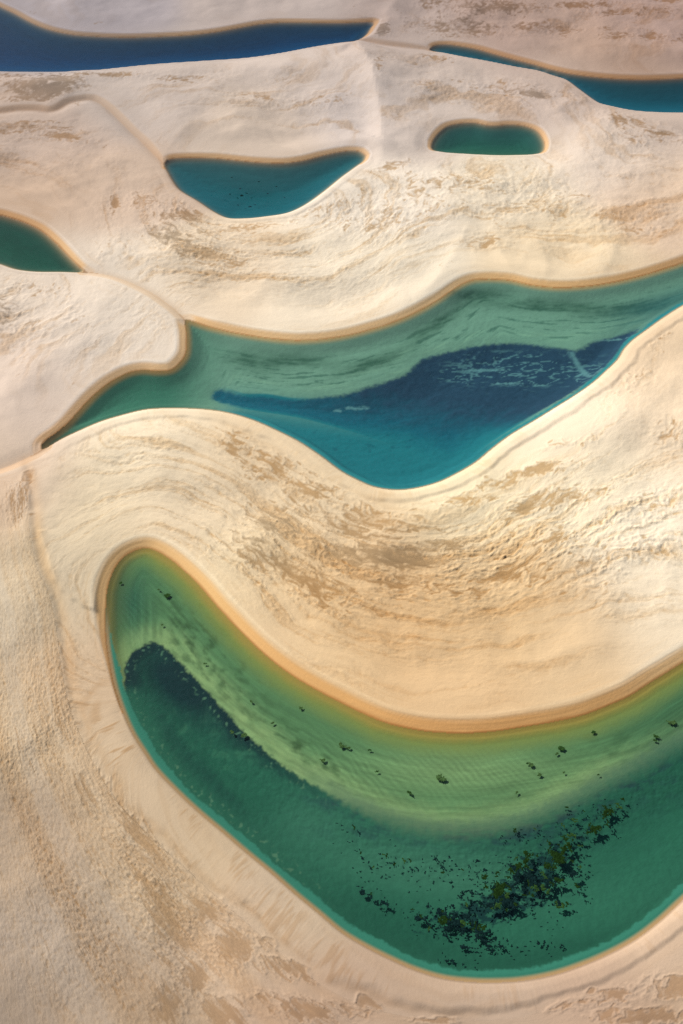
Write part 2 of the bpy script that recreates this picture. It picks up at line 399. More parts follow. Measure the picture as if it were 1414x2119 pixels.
# dry sand drifting over damp flats: (x, y, rx, ry, angle, weight)
DAMP = [
    (560, 975, 80, 34, 25, .95), (640, 1015, 95, 34, 12, .85), (735, 1095, 150, 50, 8, .85), (800, 1165, 150, 30, 6, 1.15), (560, 1085, 90, 60, 30, .75), (490, 925, 34, 40, 60, .8),
    (920, 1140, 110, 24, -12, .8), (960, 1045, 70, 16, -6, 1.0), (1110, 1052, 75, 20, -14, 1.15), (1110, 985, 75, 13, -8, 1.05), (1010, 985, 40, 14, -10, .7), (1020, 1015, 50, 12, -12, .95), (1150, 1122, 55, 24, -22, .95),
    (1060, 1200, 160, 34, -20, .75), (1260, 1165, 120, 40, -22, .65), (1225, 1037, 40, 18, -20, .9), (1330, 1060, 70, 40, -20, .55), (1300, 1120, 80, 30, -20, .6), (650, 1215, 150, 38, 24, .95), (540, 1165, 110, 32, 34, .85),
    (830, 1215, 160, 26, 2, .8), (1180, 930, 70, 14, -5, .6), (850, 1075, 120, 30, 0, .55),
    (395, 452, 90, 18, -8, .85), (365, 510, 60, 26, 25, 1.0), (300, 425, 60, 22, 10, .75), (500, 480, 130, 13, -10, .9), (420, 530, 110, 34, 15, .7), (240, 430, 14, 26, 0, 1.0),
    (820, 445, 150, 34, -14, .62), (930, 395, 170, 34, 0, .6), (1150, 430, 110, 30, 10, .62), (1240, 450, 80, 24, 20, .62), (1000, 505, 50, 22, 0, .7), (660, 440, 110, 14, -12, .75), (820, 350, 60, 10, -10, .8), (1330, 480, 70, 18, 0, .5), (1010, 440, 110, 24, 0, .6),
    (60, 268, 90, 13, 0, .8), (130, 288, 70, 10, 8, .75), (95, 185, 75, 34, -8, 1.25), (40, 160, 60, 8, 0, 1.0), (150, 158, 60, 9, 0, 1.0), (100, 225, 30, 7, 0, 1.2),
    (1010, 30, 110, 16, 0, 1.0), (1200, 22, 130, 10, 0, .85), (950, 62, 110, 18, 5, .9), (1310, 38, 100, 10, 0, .9), (1390, 8, 60, 8, 0, .9), (1120, 70, 130, 12, 3, .8), (1330, 90, 120, 12, 0, .8), (940, 15, 90, 14, 0, .8),
    (240, 160, 80, 7, 0, .95), (380, 172, 120, 9, 0, .6), (600, 215, 160, 14, 3, .5), (1110, 201, 34, 7, 6, 1.3), (1050, 185, 110, 14, 6, .65), (780, 160, 12, 26, 15, .8), (900, 125, 50, 8, 8, .7), (1310, 265, 90, 20, 12, .75), (1370, 290, 60, 12, 10, .9), (1300, 300, 60, 14, 10, .7),
    (15, 655, 46, 46, 10, .75), (90, 610, 70, 16, 15, .6), (150, 660, 40, 34, 30, .5), (60, 680, 40, 20, 30, .6),
    (300, 1745, 42, 130, -24, .95), (345, 1900, 40, 110, -22, 1.05), (240, 1640, 46, 60, -22, .8), (430, 1885, 46, 30, 25, 1.1), (482, 1968, 44, 34, 40, 1.25), (410, 2022, 36, 40, 60, 1.15), (560, 1952, 26, 20, 30, 1.0), (590, 2010, 70, 20, 14, 1.15),
    (470, 2100, 50, 26, 30, 1.2), (640, 2098, 90, 26, 8, 1.2), (350, 2080, 36, 40, 20, 1.2), (400, 1790, 36, 14, 40, .9), (180, 1640, 30, 46, -20, .7), (60, 1560, 60, 70, -20, .55), (560, 2070, 60, 18, 5, .8),
    (1390, 2038, 70, 24, -8, 1.15), (1280, 2062, 40, 22, 0, .95), (1180, 2082, 60, 14, -6, .9), (760, 2082, 26, 22, 30, 1.0), (1330, 2105, 110, 16, 0, 1.1), (900, 2112, 60, 10, 0, .9), (1220, 2045, 14, 14, 0, .9), (130, 1500, 40, 60, -10, .5),
    (1345, 700, 60, 24, -20, .62), (1385, 910, 50, 34, 0, .6), (1300, 800, 80, 30, -20, .45), (40, 1050, 26, 40, 10, .9), (60, 1000, 14, 34, 10, .9), (790, 68, 18, 20, 20, 1.2), (765, 87, 40, 5, 5, 1.2), (215, 540, 60, 26, 10, .4),
]
dens = np.zeros_like(PX)
for cx, cy, rx, ry, an, wgt in DAMP:
    dens = np.maximum(dens, wgt * blob(cx, cy, rx * 1.15, ry * 1.25, an))
near = sstep(900, 1500, PY)
warpx = X + 1.6 * n3(X / 5, Y / 5, 3.3); warpy = Y + 1.6 * n3(X / 5, Y / 5, 9.3)
pat = fbm(warpx / 13.0, warpy / 13.0, phw / 1.7, 4, 0.62)          # long drifts
cell = np.abs(n3(warpx / 3.4, warpy / 3.4, phw / 1.1 + 30))      # scalloped lobes
rip = np.where(plain > 0.5, phi, phi + 0.9 * mid + 0.25 * n3(X / 4, Y / 4, 66.0))
lump = fbm(X / 3.0, Y / 3.0, rip / 0.62 + 9, 3, 0.55)
lump = np.where(lump > 0, lump, lump * 0.7) + 0.25 * (0.3 - np.abs(n3(X / 3.2, Y / 3.2, rip / 0.8 + 70)))
band = n3(X / 70, Y / 70, phw / 2.4 + 5) + 0.8 * n3(X / 35, Y / 35, phw / 0.9 + 15) + 0.5 * n3(X / 22, Y / 22, phw / 0.42 + 25)
pband = n3(X / 120, Y / 120, phw / 9.5 + 3) + 0.5 * n3(X / 70, Y / 70, phw / 3.5 + 23)
lump = np.where(plain > 0.5, 0.75 * fbm(X / 1.25, Y / 1.25, phi / 1.1 + 9, 3, 0.6) + 0.35 * lump, lump)
lump2 = n3(X / 1.3, Y / 1.3, rip / 0.36 + 50) * (1 + 0.5 * plain)
cover = dens * 1.05 - 0.72 + 0.75 * pat + 0.75 * (0.26 - cell) + 0.34 * lump + 0.10 * lump2
cover = cover - 2.0 * (1 - sstep(0.7, 1.15, rr)) * (dG < 30) - 2.0 * (1 - sstep(0.8, 1.6, dS / wS))
dust = n3(X / 0.8, Y / 0.8, rip / 0.5 + 80)
damp = (1 - 0.3 * sstep(1450, 1700, PY)) * sstep(-0.08 - 0.08 * near, 0.14 + 0.10 * near, cover) * (1 - 0.55 * sstep(0.15, 0.6, dust) * sstep(0.55, 0.1, cover)) * (0.45 + 0.55 * sstep(0.0, 0.38, cover + 0.10 * lump))
rim = np.exp(-((cover - 0.0) / 0.05) ** 2)
striae = n3(X / 22, Y / 22, phw / 0.55) + 0.6 * n3(X / 12, Y / 12, phw / 0.27 + 40)

# hummocky fields (wind-scoured dry sand)
HUM = [(600, 1180, 260, 110, 15, 1.0), (1000, 1180, 300, 90, -18, 1.0), (1300, 1120, 180, 140, -10, .9), (800, 1330, 420, 110, 5, .45), (260, 960, 190, 100, -20, .6), (180, 1050, 120, 120, 0, .4), (420, 1080, 110, 110, 20, .7),
       (400, 520, 170, 90, 20, 1.0), (560, 560, 260, 80, 0, .75), (800, 450, 200, 90, -10, .7), (1100, 420, 260, 90, 8, .75), (1320, 400, 150, 120, 0, .6), (60, 640, 130, 110, 0, .7), (200, 700, 160, 80, 0, .35), (620, 230, 300, 50, 2, .5),
       (1000, 185, 250, 50, 8, .8), (1150, 60, 300, 60, 0, .6), (130, 310, 180, 70, 0, .7), (60, 1500, 200, 260, -10, .8), (150, 1850, 240, 300, -10, .9), (300, 1850, 110, 240, -20, 1.0), (420, 1950, 130, 140, 0, .6), (1340, 850, 120, 160, 0, .5),
       (330, 170, 300, 30, 0, .6), (80, 1250, 110, 160, 0, .5), (300, 640, 160, 60, 20, .5), (1340, 300, 120, 40, 8, .6)]
hum = np.zeros_like(PX)
for cx, cy, rx, ry, an, wgt in HUM:
    hum = np.maximum(hum, wgt * blob(cx, cy, rx * 1.2, ry * 1.2, an))
hum = np.clip(hum * 1.1 - 0.06 + 0.40 * pat * hum, 0.02, 1.2) * sstep(0.6, 1.4, dS / wS) * np.where(dG < 30, sstep(0.55, 1.25, rr), 1)
amp = 0.26 + 0.18 * (1 - near)
hum = np.where(plain > 0.5, hum * (0.68 + 0.55 * sstep(-0.5, 0.6, pband)), hum * (0.35 + 1.1 * sstep(-0.5, 0.7, band)))
relief = hum * (amp * lump + 0.07 * lump2) * (1 - 0.8 * damp)
relief = relief + 0.14 * (1 - sstep(-0.03, 0.10, cover)) * sstep(-0.55, 0.0, cover) * sstep(0.12, 0.5, dens) * (1 + 0.5 * lump)
relief = relief + 0.012 * striae * damp
# fine avalanche streaks running down the terrace and the lee faces
streak = n3(uG / 1.5, dG / 6.0, 4.0) + 0.8 * n3(uG / 0.55, dG / 4.0, 14.0) + 0.5 * mid
on_terr = sstep(0.02, 0.15, rr) * (1 - sstep(0.9, 1.05, rr)) * (dG < 25)
relief = relief + 0.022 * streak * on_terr * sstep(-0.3, 0.4, mid + 0.3)
lee_lines = (n3(X / 25, Y / 25, dS / 0.45) + 0.5 * n3(X / 9, Y / 9, dS / 0.2)) * sstep(100, 600, PY)
on_lee = 1 - sstep(0.7, 1.5, dS / wS)
relief = relief + 0.05 * lee_lines * on_lee * sstep(0.3, 1.2, dS)
z_land = z_land + relief * sstep(0.1, 1.5, np.minimum(dS, dG))

crease = np.exp(-(np.abs(dTerr) / 1.3) ** 2) * sstep(1620, 1350, PY) * sstep(930, 1000, PY) * (PX < 260) * (dG > 2)
z_land = z_land - 0.45 * crease
# ------------------------------------------------------------------ lagoon beds
SHELF_G = [(262, 1362), (285, 1340), (318, 1325), (350, 1345), (382, 1377), (420, 1417), (460, 1461), (500, 1505), (550, 1551), (600, 1592), (660, 1628), (720, 1662), (780, 1690), (850, 1712), (930, 1722), (1010, 1718),
           (1090, 1700), (1170, 1668), (1250, 1626), (1330, 1586), (1414, 1540), (1560, 1470), (1800, 1450), (1800, 2200), (700, 2200), (250, 1700), (262, 1560), (257, 1470), (256, 1410)]
NAVY_F = [(432, 812), (446, 790), (470, 794), (500, 804), (550, 805), (610, 812), (660, 804), (707, 800), (757, 785), (800, 772), (846, 752), (868, 730), (920, 714), (980, 700), (1030, 693), (1080, 692), (1130, 699), (1170, 704),
          (1196, 709), (1230, 692), (1262, 686), (1332, 671), (1304, 702), (1274, 742), (1255, 762), (1226, 786), (1190, 810), (1140, 838), (1080, 868), (1020, 905), (960, 940), (880, 930), (800, 900), (700, 870), (620, 850), (540, 838), (480, 830)]
d_in_ = np.maximum(-sd, 0)
jag = n3(X / 1.6, Y / 1.6, 77.0) + 0.6 * n3(X / 0.7, Y / 0.7, 7.0)
shelfG = poly_sd(SHELF_G) + 0.5 * jag
dE = np.where((PX < 300) & (PY > 1225) & (PY < 1560), np.minimum(d_in_, dG), dG)
edge_in = dE - (2.5 + 0.7 * n3(X / 11, Y / 11, 72.0)) * sstep(1230, 1420, PY) + 0.35 * jag * sstep(1230, 1300, PY)
deepG = np.minimum(shelfG, edge_in)
navyF = poly_sd(NAVY_F)
d_in = np.maximum(-sd, 0)
depth = np.where(lag_id == 6, 0.16 * np.minimum(dS, 10) + 0.05 * np.minimum(d_in, 14), 0)
depth_generic = 4.5 * (1 - np.exp(-d_in / 12)) + 0.4 * sstep(0, 1.5, d_in)
depthG = np.minimum(0.16 * d_in, 0.45 + 0.012 * d_in) + 1.5 * sstep(-1.0, 13.0, deepG)
depthF = np.minimum(0.20 * d_in, 1.2 + 0.04 * d_in) + (1.8 * sstep(-4, 12, navyF) + 0.9 * sstep(1.8, 4.0, dG)) * sstep(0, 6, dS)
depth = np.select([lag_id == 6, lag_id == 5], [depthG, depthF], depth_generic)
bednoise = fbm(X / 5, Y / 5, dS / 3.0, 4, 0.6)
bedline = n3(X / 16, Y / 16, (dS + 1.5 * mid) / 1.1) + 0.5 * n3(X / 8, Y / 8, dS / 0.5 + 20)
depth = depth * (1 + 0.04 * bednoise)
depth = np.maximum(depth, 0.25 * np.minimum(d_in, 1.0))
Z = np.where(land, z_land, -depth)

# ------------------------------------------------------------------ colours of sand and bed; darker corners and dune shade painted into the sand
LIGHT = 1.42     # picture value of a white level surface under this sun and sky; turns matched tones into albedo
ANCH = [(150, 30, (163, 154, 156)), (600, 20, (182, 168, 161)), (820, 60, (167, 150, 143)), (1050, 60, (168, 144, 132)), (1350, 50, (170, 145, 135)), (1250, 130, (171, 144, 126)),  # sand tones by place, the view's darkened corners painted in
        (300, 200, (187, 173, 163)), (650, 160, (199, 184, 173)), (760, 230, (206, 194, 188)), (900, 170, (200, 184, 172)), (830, 200, (191, 177, 167)), (840, 130, (186, 169, 158)),  # greyer ones at upper centre paint the ridge's shaded right side
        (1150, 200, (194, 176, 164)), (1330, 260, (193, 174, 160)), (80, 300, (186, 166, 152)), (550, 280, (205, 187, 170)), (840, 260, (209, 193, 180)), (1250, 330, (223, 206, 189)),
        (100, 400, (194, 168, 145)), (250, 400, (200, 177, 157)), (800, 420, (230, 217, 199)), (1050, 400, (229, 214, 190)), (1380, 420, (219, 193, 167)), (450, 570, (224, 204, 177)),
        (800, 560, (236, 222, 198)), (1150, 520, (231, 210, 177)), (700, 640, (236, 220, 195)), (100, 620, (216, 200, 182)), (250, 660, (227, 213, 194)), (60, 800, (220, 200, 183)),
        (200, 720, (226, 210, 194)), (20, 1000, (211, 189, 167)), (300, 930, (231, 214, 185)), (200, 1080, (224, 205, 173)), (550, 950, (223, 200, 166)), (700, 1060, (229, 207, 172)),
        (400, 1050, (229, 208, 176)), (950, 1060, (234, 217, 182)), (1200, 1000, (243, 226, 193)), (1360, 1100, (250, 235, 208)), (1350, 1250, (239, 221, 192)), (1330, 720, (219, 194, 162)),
        (1380, 870, (233, 211, 181)), (1200, 880, (239, 222, 196)), (700, 1250, (210, 175, 127)), (850, 1250, (212, 177, 131)), (600, 1225, (212, 181, 138)), (780, 1310, (217, 179, 132)),  # tan of the central dune, its broad shading painted in
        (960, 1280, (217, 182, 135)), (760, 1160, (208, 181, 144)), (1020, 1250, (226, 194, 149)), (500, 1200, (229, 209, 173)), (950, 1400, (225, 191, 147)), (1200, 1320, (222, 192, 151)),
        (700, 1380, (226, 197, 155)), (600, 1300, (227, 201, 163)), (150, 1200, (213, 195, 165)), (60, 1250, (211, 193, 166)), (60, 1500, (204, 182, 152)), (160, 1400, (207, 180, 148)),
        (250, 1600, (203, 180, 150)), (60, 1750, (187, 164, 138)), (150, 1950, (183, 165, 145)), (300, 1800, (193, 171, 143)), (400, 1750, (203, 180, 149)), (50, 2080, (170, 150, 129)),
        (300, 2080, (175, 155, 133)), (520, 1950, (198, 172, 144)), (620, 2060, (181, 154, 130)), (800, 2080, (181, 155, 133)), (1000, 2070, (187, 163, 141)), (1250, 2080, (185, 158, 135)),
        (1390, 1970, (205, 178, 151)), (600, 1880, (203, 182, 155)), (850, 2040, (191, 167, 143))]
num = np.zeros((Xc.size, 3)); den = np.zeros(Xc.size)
pxc, pyc = image_px(PC[:, 0], PC[:, 1])
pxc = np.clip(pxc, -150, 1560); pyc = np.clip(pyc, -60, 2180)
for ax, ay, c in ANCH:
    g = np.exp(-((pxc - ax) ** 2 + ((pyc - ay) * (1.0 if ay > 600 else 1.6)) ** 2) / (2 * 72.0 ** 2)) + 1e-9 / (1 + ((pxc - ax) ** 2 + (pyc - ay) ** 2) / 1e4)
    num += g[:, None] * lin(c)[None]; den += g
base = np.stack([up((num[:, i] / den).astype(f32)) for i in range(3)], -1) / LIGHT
def mixc(a, col, m):
    return a * (1 - m[..., None]) + np.asarray(col, f32) * m[..., None]
def mul(a, col, m):
    return a * (1 - m[..., None] * (1 - np.asarray(col, f32)))

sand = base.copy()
sand = mul(sand, (0.86, 0.78, 0.68), sstep(0.0, 0.9, band) * (1 - plain) * np.clip(0.25 + hum, 0, 1))
sand *= (1 + 0.05 * sstep(0.0, 0.9, -band) * (1 - plain))[..., None]
sand = mul(sand, (0.90, 0.81, 0.70), plain * sstep(-0.3, 0.7, pband) * 0.65)
sand = mul(sand, (0.96, 0.98, 1.02), plain * sstep(0.0, 0.7, -pband))
track = np.exp(-(n3(X / 120, Y / 120, phi / 4.5 + 41) / 0.02) ** 2) * sstep(-0.2, 0.2, n3(X / 30, Y / 30, 3.0))
sand = mul(sand, (0.84, 0.80, 0.76), 0.35 * track * sstep(12, 18, np.minimum(dS, dG)))
sand *= (1 + 0.05 * big + 0.04 * mid + 0.05 * pat * hum)[..., None]
# tan sand between the drifts; hummock hollows darkened, ripple shade painted in
sand = mul(sand, (0.78, 0.66, 0.50), np.clip(0.75 * hum * (1 - damp) * sstep(-0.08, -0.5, lump + 0.35 * lump2) + 0.35 * sstep(0.1, 0.9, striae) * sstep(0.25, 0.8, hum), 0, 1))
greyish = np.clip(blob(95, 185, 90, 50) + blob(365, 505, 80, 45) + blob(800, 1165, 220, 60) + blob(560, 1100, 110, 60) + blob(790, 75, 60, 40) + blob(1110, 200, 60, 20) + blob(15, 660, 60, 70) + blob(980, 45, 130, 40), 0, 1) * 0.8
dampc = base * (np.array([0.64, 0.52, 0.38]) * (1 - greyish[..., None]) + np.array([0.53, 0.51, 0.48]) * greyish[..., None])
dampc = dampc * (1 + 0.15 * striae + 0.05 * lump)[..., None]
sand = sand * (1 - damp[..., None]) + dampc * damp[..., None]
sand = mul(sand, (0.78, 0.72, 0.66), 0.55 * rim * sstep(0.3, 0.7, dens))
# terrace streaks
ts = sstep(0.05, 0.8, streak + 0.5 * mid) * sstep(-0.35, 0.35, n3(X / 10, Y / 10, 18.0) + 0.5 * mid)
sand = mul(sand, (0.78, 0.66, 0.52), (0.55 + 0.3 * sstep(450, 250, PX)) * ts * on_terr * sstep(6.0, 9.0, wG))
sand = mul(sand, (0.92, 0.86, 0.78), 0.5 * ts * on_terr * (1 - sstep(6.0, 9.0, wG)))
foot = np.exp(-((rr - 0.97) / 0.10) ** 2) * (dG < 25)  # levee foot line: shade of the outer face painted into the sand
sand = mul(sand, (0.80, 0.70, 0.58), 0.45 * foot * sstep(5.0, 9.0, wG) * (0.25 + 0.75 * sstep(-0.3, 0.5, n3(X / 13, Y / 13, 31.0))))
# moist ochre sand of the lee banks
q = dS / wS
ochre = (1 - sstep(0.55, 1.02, q + 0.08 * lee_lines)) 
ochre = ochre * (0.35 + 0.65 * sstep(1.5, 5.0, dT))
wet = 1 - sstep(0.02, 0.16, q)
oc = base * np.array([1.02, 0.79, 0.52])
oc = oc * (1 + 0.06 * lee_lines)[..., None]
sand = sand * (1 - ochre[..., None]) + oc * ochre[..., None]
sand = mul(sand, (0.90, 0.80, 0.68), (0.10 + 0.5 * sstep(0, .8, lee_lines)) * sstep(-0.5, 0.4, n3(X / 18, Y / 18, 47.0)) * (1 - sstep(1.4, 3.2, q)) * sstep(0.95, 1.5, q))
sand = mul(sand, (1.10, 1.12, 1.14), np.exp(-((q - 1.12) / 0.10) ** 2) * sstep(4, 9, dT))  # pale crest line: sunlit highlight painted into the sand
sand = mul(sand, (0.72, 0.60, 0.48), 0.75 * sstep(150, 520, PY) * (1 - sstep(0.04, 0.24, q + 0.05 * lee_lines + 0.08 * n3(X / 6, Y / 6, 12.0))) * (asd < 4))
sand = mul(sand, (0.66, 0.55, 0.44), 0.4 * np.exp(-(dT / 1.7) ** 2))  # brown trough line, with the crease's shade put into the colour
# waterline of the gentle banks: thin wet edge
sand = mul(sand, (0.60, 0.55, 0.48), (1 - sstep(0.0, 0.55, asd)) * land * 0.8)

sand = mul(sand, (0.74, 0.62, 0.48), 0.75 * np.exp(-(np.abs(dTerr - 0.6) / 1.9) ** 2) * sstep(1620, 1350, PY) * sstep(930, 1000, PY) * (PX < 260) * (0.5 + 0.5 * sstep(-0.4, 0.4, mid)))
# --- beds
def tone(c): return (lin(c) / LIGHT).astype(f32)
SIG = {}
WATER = {   # absorption per metre
    'A': (0.30, 0.085, 0.040), 'B': (0.26, 0.060, 0.055), 'C': (0.26, 0.055, 0.050), 'D': (0.24, 0.050, 0.060), 'E': (0.24, 0.055, 0.085), 'F': (0.15, 0.045, 0.045), 'G': (0.22, 0.040, 0.070)}
keys = list(LAGOONS)
sig = np.array([WATER[kk] for kk in keys], f32)
def bed(disp, dep, kk):
    """surface colour of a bed that looks like disp through dep metres of that lagoon's water (there and back)"""
    return tone(disp)
bedc = np.zeros(X.shape + (3,), f32)
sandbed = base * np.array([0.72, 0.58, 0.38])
fade = (1 - np.exp(-d_in / 0.9))
def simple(kk, c_far, c_near, shade=0.10):
    i = keys.index(kk)
    m = lag_id == i
    t = sstep(0.0, 1.0, dG / (dG + dS + 1e-3))[..., None]
    c = bed(c_near, 4.2, kk) * (1 - t) + bed(c_far, 4.2, kk) * t
    c = c * (1 + shade * bedline * 0.6 + shade * bednoise)[..., None]
    c = sandbed * (1 - fade[..., None]) + c * fade[..., None]
    bedc[m] = c[m]
simple('A', (14, 46, 68), (6, 62, 98), 0.22)
simple('B', (30, 66, 74), (30, 92, 110), 0.10)
simple('C', (50, 86, 88), (32, 96, 106), 0.12)
simple('D', (48, 86, 80), (52, 92, 72), 0.10)
simple('E', (22, 66, 54), (34, 78, 64), 0.16)
# F : olive margin, pale green shelf with dark weed bands, navy weed meadow, turquoise near shore
m5 = lag_id == 5
dep = 1.6
marg = bed((196, 158, 96), 0.5, 'F'); shelf = bed((112, 152, 130), dep, 'F'); dteal = bed((30, 112, 112), 2.6, 'F'); turq = bed((32, 112, 120), 2.6, 'F')
cF = np.broadcast_to(shelf, bedc.shape).copy()
toward = sstep(500, 330, PX)
cF = mixc(cF, bed((56, 108, 88), 1.8, 'F'), toward)
cF = mixc(cF, marg, (1 - sstep(0.0, 2.4, dS)) * 0.75)
cF = mixc(cF, bed((60, 100, 84), dep, 'F'), np.clip(sstep(0.15, 0.8, bedline + 0.7 * bednoise) * sstep(4, 9, dS) * sstep(-1, -6, navyF) * 0.75, 0, 1) * sstep(380, 520, PX))
smear = np.clip(blob(1130, 622, 170, 12, 3) + blob(1330, 625, 110, 14, -8) + blob(905, 662, 70, 12, -32) + blob(775, 738, 80, 13, -18) + blob(600, 735, 90, 12, 3) + blob(1000, 600, 60, 8, -4) + .7 * blob(520, 740, 60, 20, 10), 0, 1)
cF = mixc(cF, bed((56, 92, 74), dep, 'F'), np.clip(smear * (0.8 + 0.3 * bedline + 0.45 * bednoise), 0, 0.9))
cF = mixc(cF, bed((134, 176, 146), dep, 'F'), 0.6 * sstep(0.1, 0.9, -bedline) * sstep(-12, -2, navyF) * sstep(420, 520, PX))
cF = mixc(cF, bed((46, 92, 92), dep, 'F'), 0.7 * sstep(1180, 1400, PX) * sstep(5, 14, dS))
south = sstep(-2, -9, navyF) * sstep(1.5, 3.5, dG) * sstep(0, 1, (dS - dG) / 20 + 0.5)
cF = mixc(cF, turq, np.clip(np.maximum(sstep(790, 900, PY + 0.12 * (707 - PX)), sstep(0.5, 0.62, dS / (dS + dG + 1e-3)) * sstep(-1.5, -0.2, navyF) * sstep(1150, 1060, PX)) * sstep(430, 520, PX), 0, 1))
nv = np.maximum(sstep(-0.4, 1.6, navyF + 0.55 * jag) * sstep(905, 850, PY), sstep(-2, 14, navyF + 4 * bednoise))
wisp = sstep(0.35, 0.8, fbm(X / 8 + 0.6 * mid, Y / 2.2 + 0.8 * mid, 61.0, 3) + 0.3 * bednoise) * (blob(1100, 745, 160, 40, 8) + 0.7 * blob(1000, 740, 80, 30))
vein = 1 - sstep(0.02, 0.10, np.abs(fbm(X / 9 + 0.5 * mid, Y / 3.2 + 0.5 * mid, 161.0, 3)))
wisp = np.maximum(wisp, 0.8 * vein * sstep(0.25, 0.7, blob(1130, 745, 170, 34, 8) + 0.8 * blob(1000, 755, 120, 24, 0)))
for a, b, wd in (((960, 746), (1045, 741), 1.0), ((1186, 716), (1220, 766), 1.4), ((690, 834), (716, 826), .8), ((716, 826), (760, 822), .9), ((620, 853), (636, 850), .6), ((1120, 690), (1180, 700), .9), ((1230, 690), (1300, 690), .7), ((1020, 770), (1130, 778), .6)):
    aw, bw = ground(np.array([a])), ground(np.array([b]))
    d = up(seg_dist(PC, aw, bw)[0])
    wisp = np.maximum(wisp, 1 - sstep(0.2, 1.2 * wd, d + 0.5 * jag))
navy_col = mixc(np.broadcast_to(bed((42, 68, 88), 4.5, 'F'), bedc.shape), bed((22, 96, 112), 4.5, 'F'), 0.85 * sstep(790, 900, PY + 0.15 * (900 - PX) + 25 * bednoise))
cF = mixc(cF, 0, nv) + navy_col * nv[..., None]
cF = mixc(cF, bed((110, 160, 160), 3.0, 'F'), np.clip(0.6 * wisp * nv, 0, 1))
spots = sstep(0.35, 0.7, fbm(X / 3.5, Y / 3.0, 91.0, 3) + 0.3 * jag) * sstep(830, 900, PY)
cF = mixc(cF, bed((16, 70, 84), 3, 'F'), 0.35 * spots * sstep(2.5, 5, dG))
edge = (1 - sstep(0.9, 2.3, dG + 0.35 * jag + 0.7 * n3(X / 10, Y / 10, 71.0))) * sstep(420, 560, PX)
cF = mixc(cF, bed((40, 130, 134), 0.8, 'F'), edge)
cF = mixc(cF, sandbed.mean((0, 1)), (1 - sstep(0.1, 0.8, dG)) * 0.7)
cF = mixc(cF, bed((110, 84, 40), 0.4, 'F'), (1 - sstep(0.3, 2.8, dS)) * toward * 0.6)
cF = mixc(cF, bed((50, 46, 26), 0.4, 'F'), sstep(190, 100, PX) * 0.8)
cF *= (1 + 0.05 * bedline + 0.05 * jag + 0.16 * nv * fbm(X / 2.4, Y / 2.0, 171.0, 4, 0.65))[..., None]
bedc[m5] = cF[m5]
# G
m6 = lag_id == 6
shelf_in = sstep(-9, -1.5, deepG)                           # towards the drop-off
cG = np.broadcast_to(bed((80, 121, 80), 1.4, 'G'), bedc.shape).copy()
cG = mixc(cG, bed((130, 161, 106), 1.5, 'G'), np.clip(shelf_in * (0.75 + 0.4 * bednoise) + 0.5 * blob(950, 1590, 220, 50), 0, 1))
cG = mixc(cG, bed((50, 78, 46), 1.4, 'G'), 0.85 * sstep(0.0, 0.8, fbm(X / 4, Y / 4, dS / 2.0, 3) + 0.2) * (blob(430, 1350, 150, 60, 48) + blob(640, 1560, 120, 30, 36) + 0.5 * blob(1300, 1540, 120, 60)).clip(0, 1))
cG = mixc(cG, bed((56, 100, 70), 1.4, 'G'), 0.6 * sstep(1200, 1400, PX) * sstep(0, 8, dS))
cG = mixc(cG, bed((34, 84, 66), 1.4, 'G'), 0.8 * blob(265, 1240, 50, 70))
cG = cG * (1 + 0.11 * n3(X / 18, Y / 18, (dS + 0.8 * mid) / 0.42 + 9)[..., None] * sstep(3, 8, dS)[..., None])
cG = cG * (1 + 0.20 * bedline * sstep(4, 9, dS))[..., None]
rib = np.sin((X * 0.75 + Y * 0.66 + 1.6 * mid + .5 * n3(X / 3, Y / 3, 2.0)) * 4.2)
cG = cG * (1 + 0.10 * rib * (1 + bednoise) * (blob(960, 1600, 220, 60) + blob(700, 1570, 120, 40, 30) + blob(270, 1270, 40, 50)))[..., None]
cG = mixc(cG, bed((84, 114, 88), 1.5, 'G'), 0.75 * sstep(-5.0, -1.5, shelfG + 0.8 * bednoise) * sstep(560, 760, PX) * sstep(3, 6, dS))
cG = mixc(cG, bed((128, 138, 66), 0.7, 'G'), (1 - sstep(1.0, 8.0, dS + 0.6 * bednoise)) * 0.85 * sstep(230, 330, PX))
cG = mixc(cG, bed((166, 134, 64), 0.35, 'G'), (1 - sstep(0.0, 3.4, dS + 0.4 * bednoise)) * 0.65)
cG = mixc(cG, bed((70, 80, 40), 0.6, 'G'), sstep(300, 225, PX) * (1 - sstep(2, 7, asd)) * 0.6)
deep = bed((38, 93, 72), 4.0, 'G')
dg = sstep(-0.4 - 3.5 * sstep(620, 900, PX), 0.6 + 2.5 * sstep(620, 900, PX), shelfG)
cD = np.broadcast_to(deep, bedc.shape).copy()
cD = mixc(cD, bed((58, 114, 90), 4.0, 'G'), np.clip(blob(900, 1790, 260, 60, 8) + 0.6 * blob(640, 1690, 90, 50), 0, 1) * 0.85)
cD = mixc(cD, bed((28, 78, 60), 4.0, 'G'), np.clip(blob(820, 1930, 260, 60, 20) + blob(1150, 1980, 250, 40, -14) + blob(480, 1640, 160, 60, 45) * .6, 0, 1) * 0.8)
cD = mixc(cD, bed((60, 118, 88), 4.0, 'G'), 0.7 * sstep(0.0, 0.7, bednoise) * (blob(450, 1520, 80, 50, 40) + blob(400, 1480, 60, 40)).clip(0, 1))
cD = mixc(cD, bed((16, 38, 44), 4.0, 'G'), np.clip(np.maximum((1 - sstep(0.5, 3.0 + 8.0 * sstep(620, 380, PX), deepG + 1.2 * bednoise)) * sstep(760, 480, PX) * sstep(4.0, 10.0, dG), 1.15 * blob(372, 1412, 135, 60, 40)), 0, 1) * 0.92)
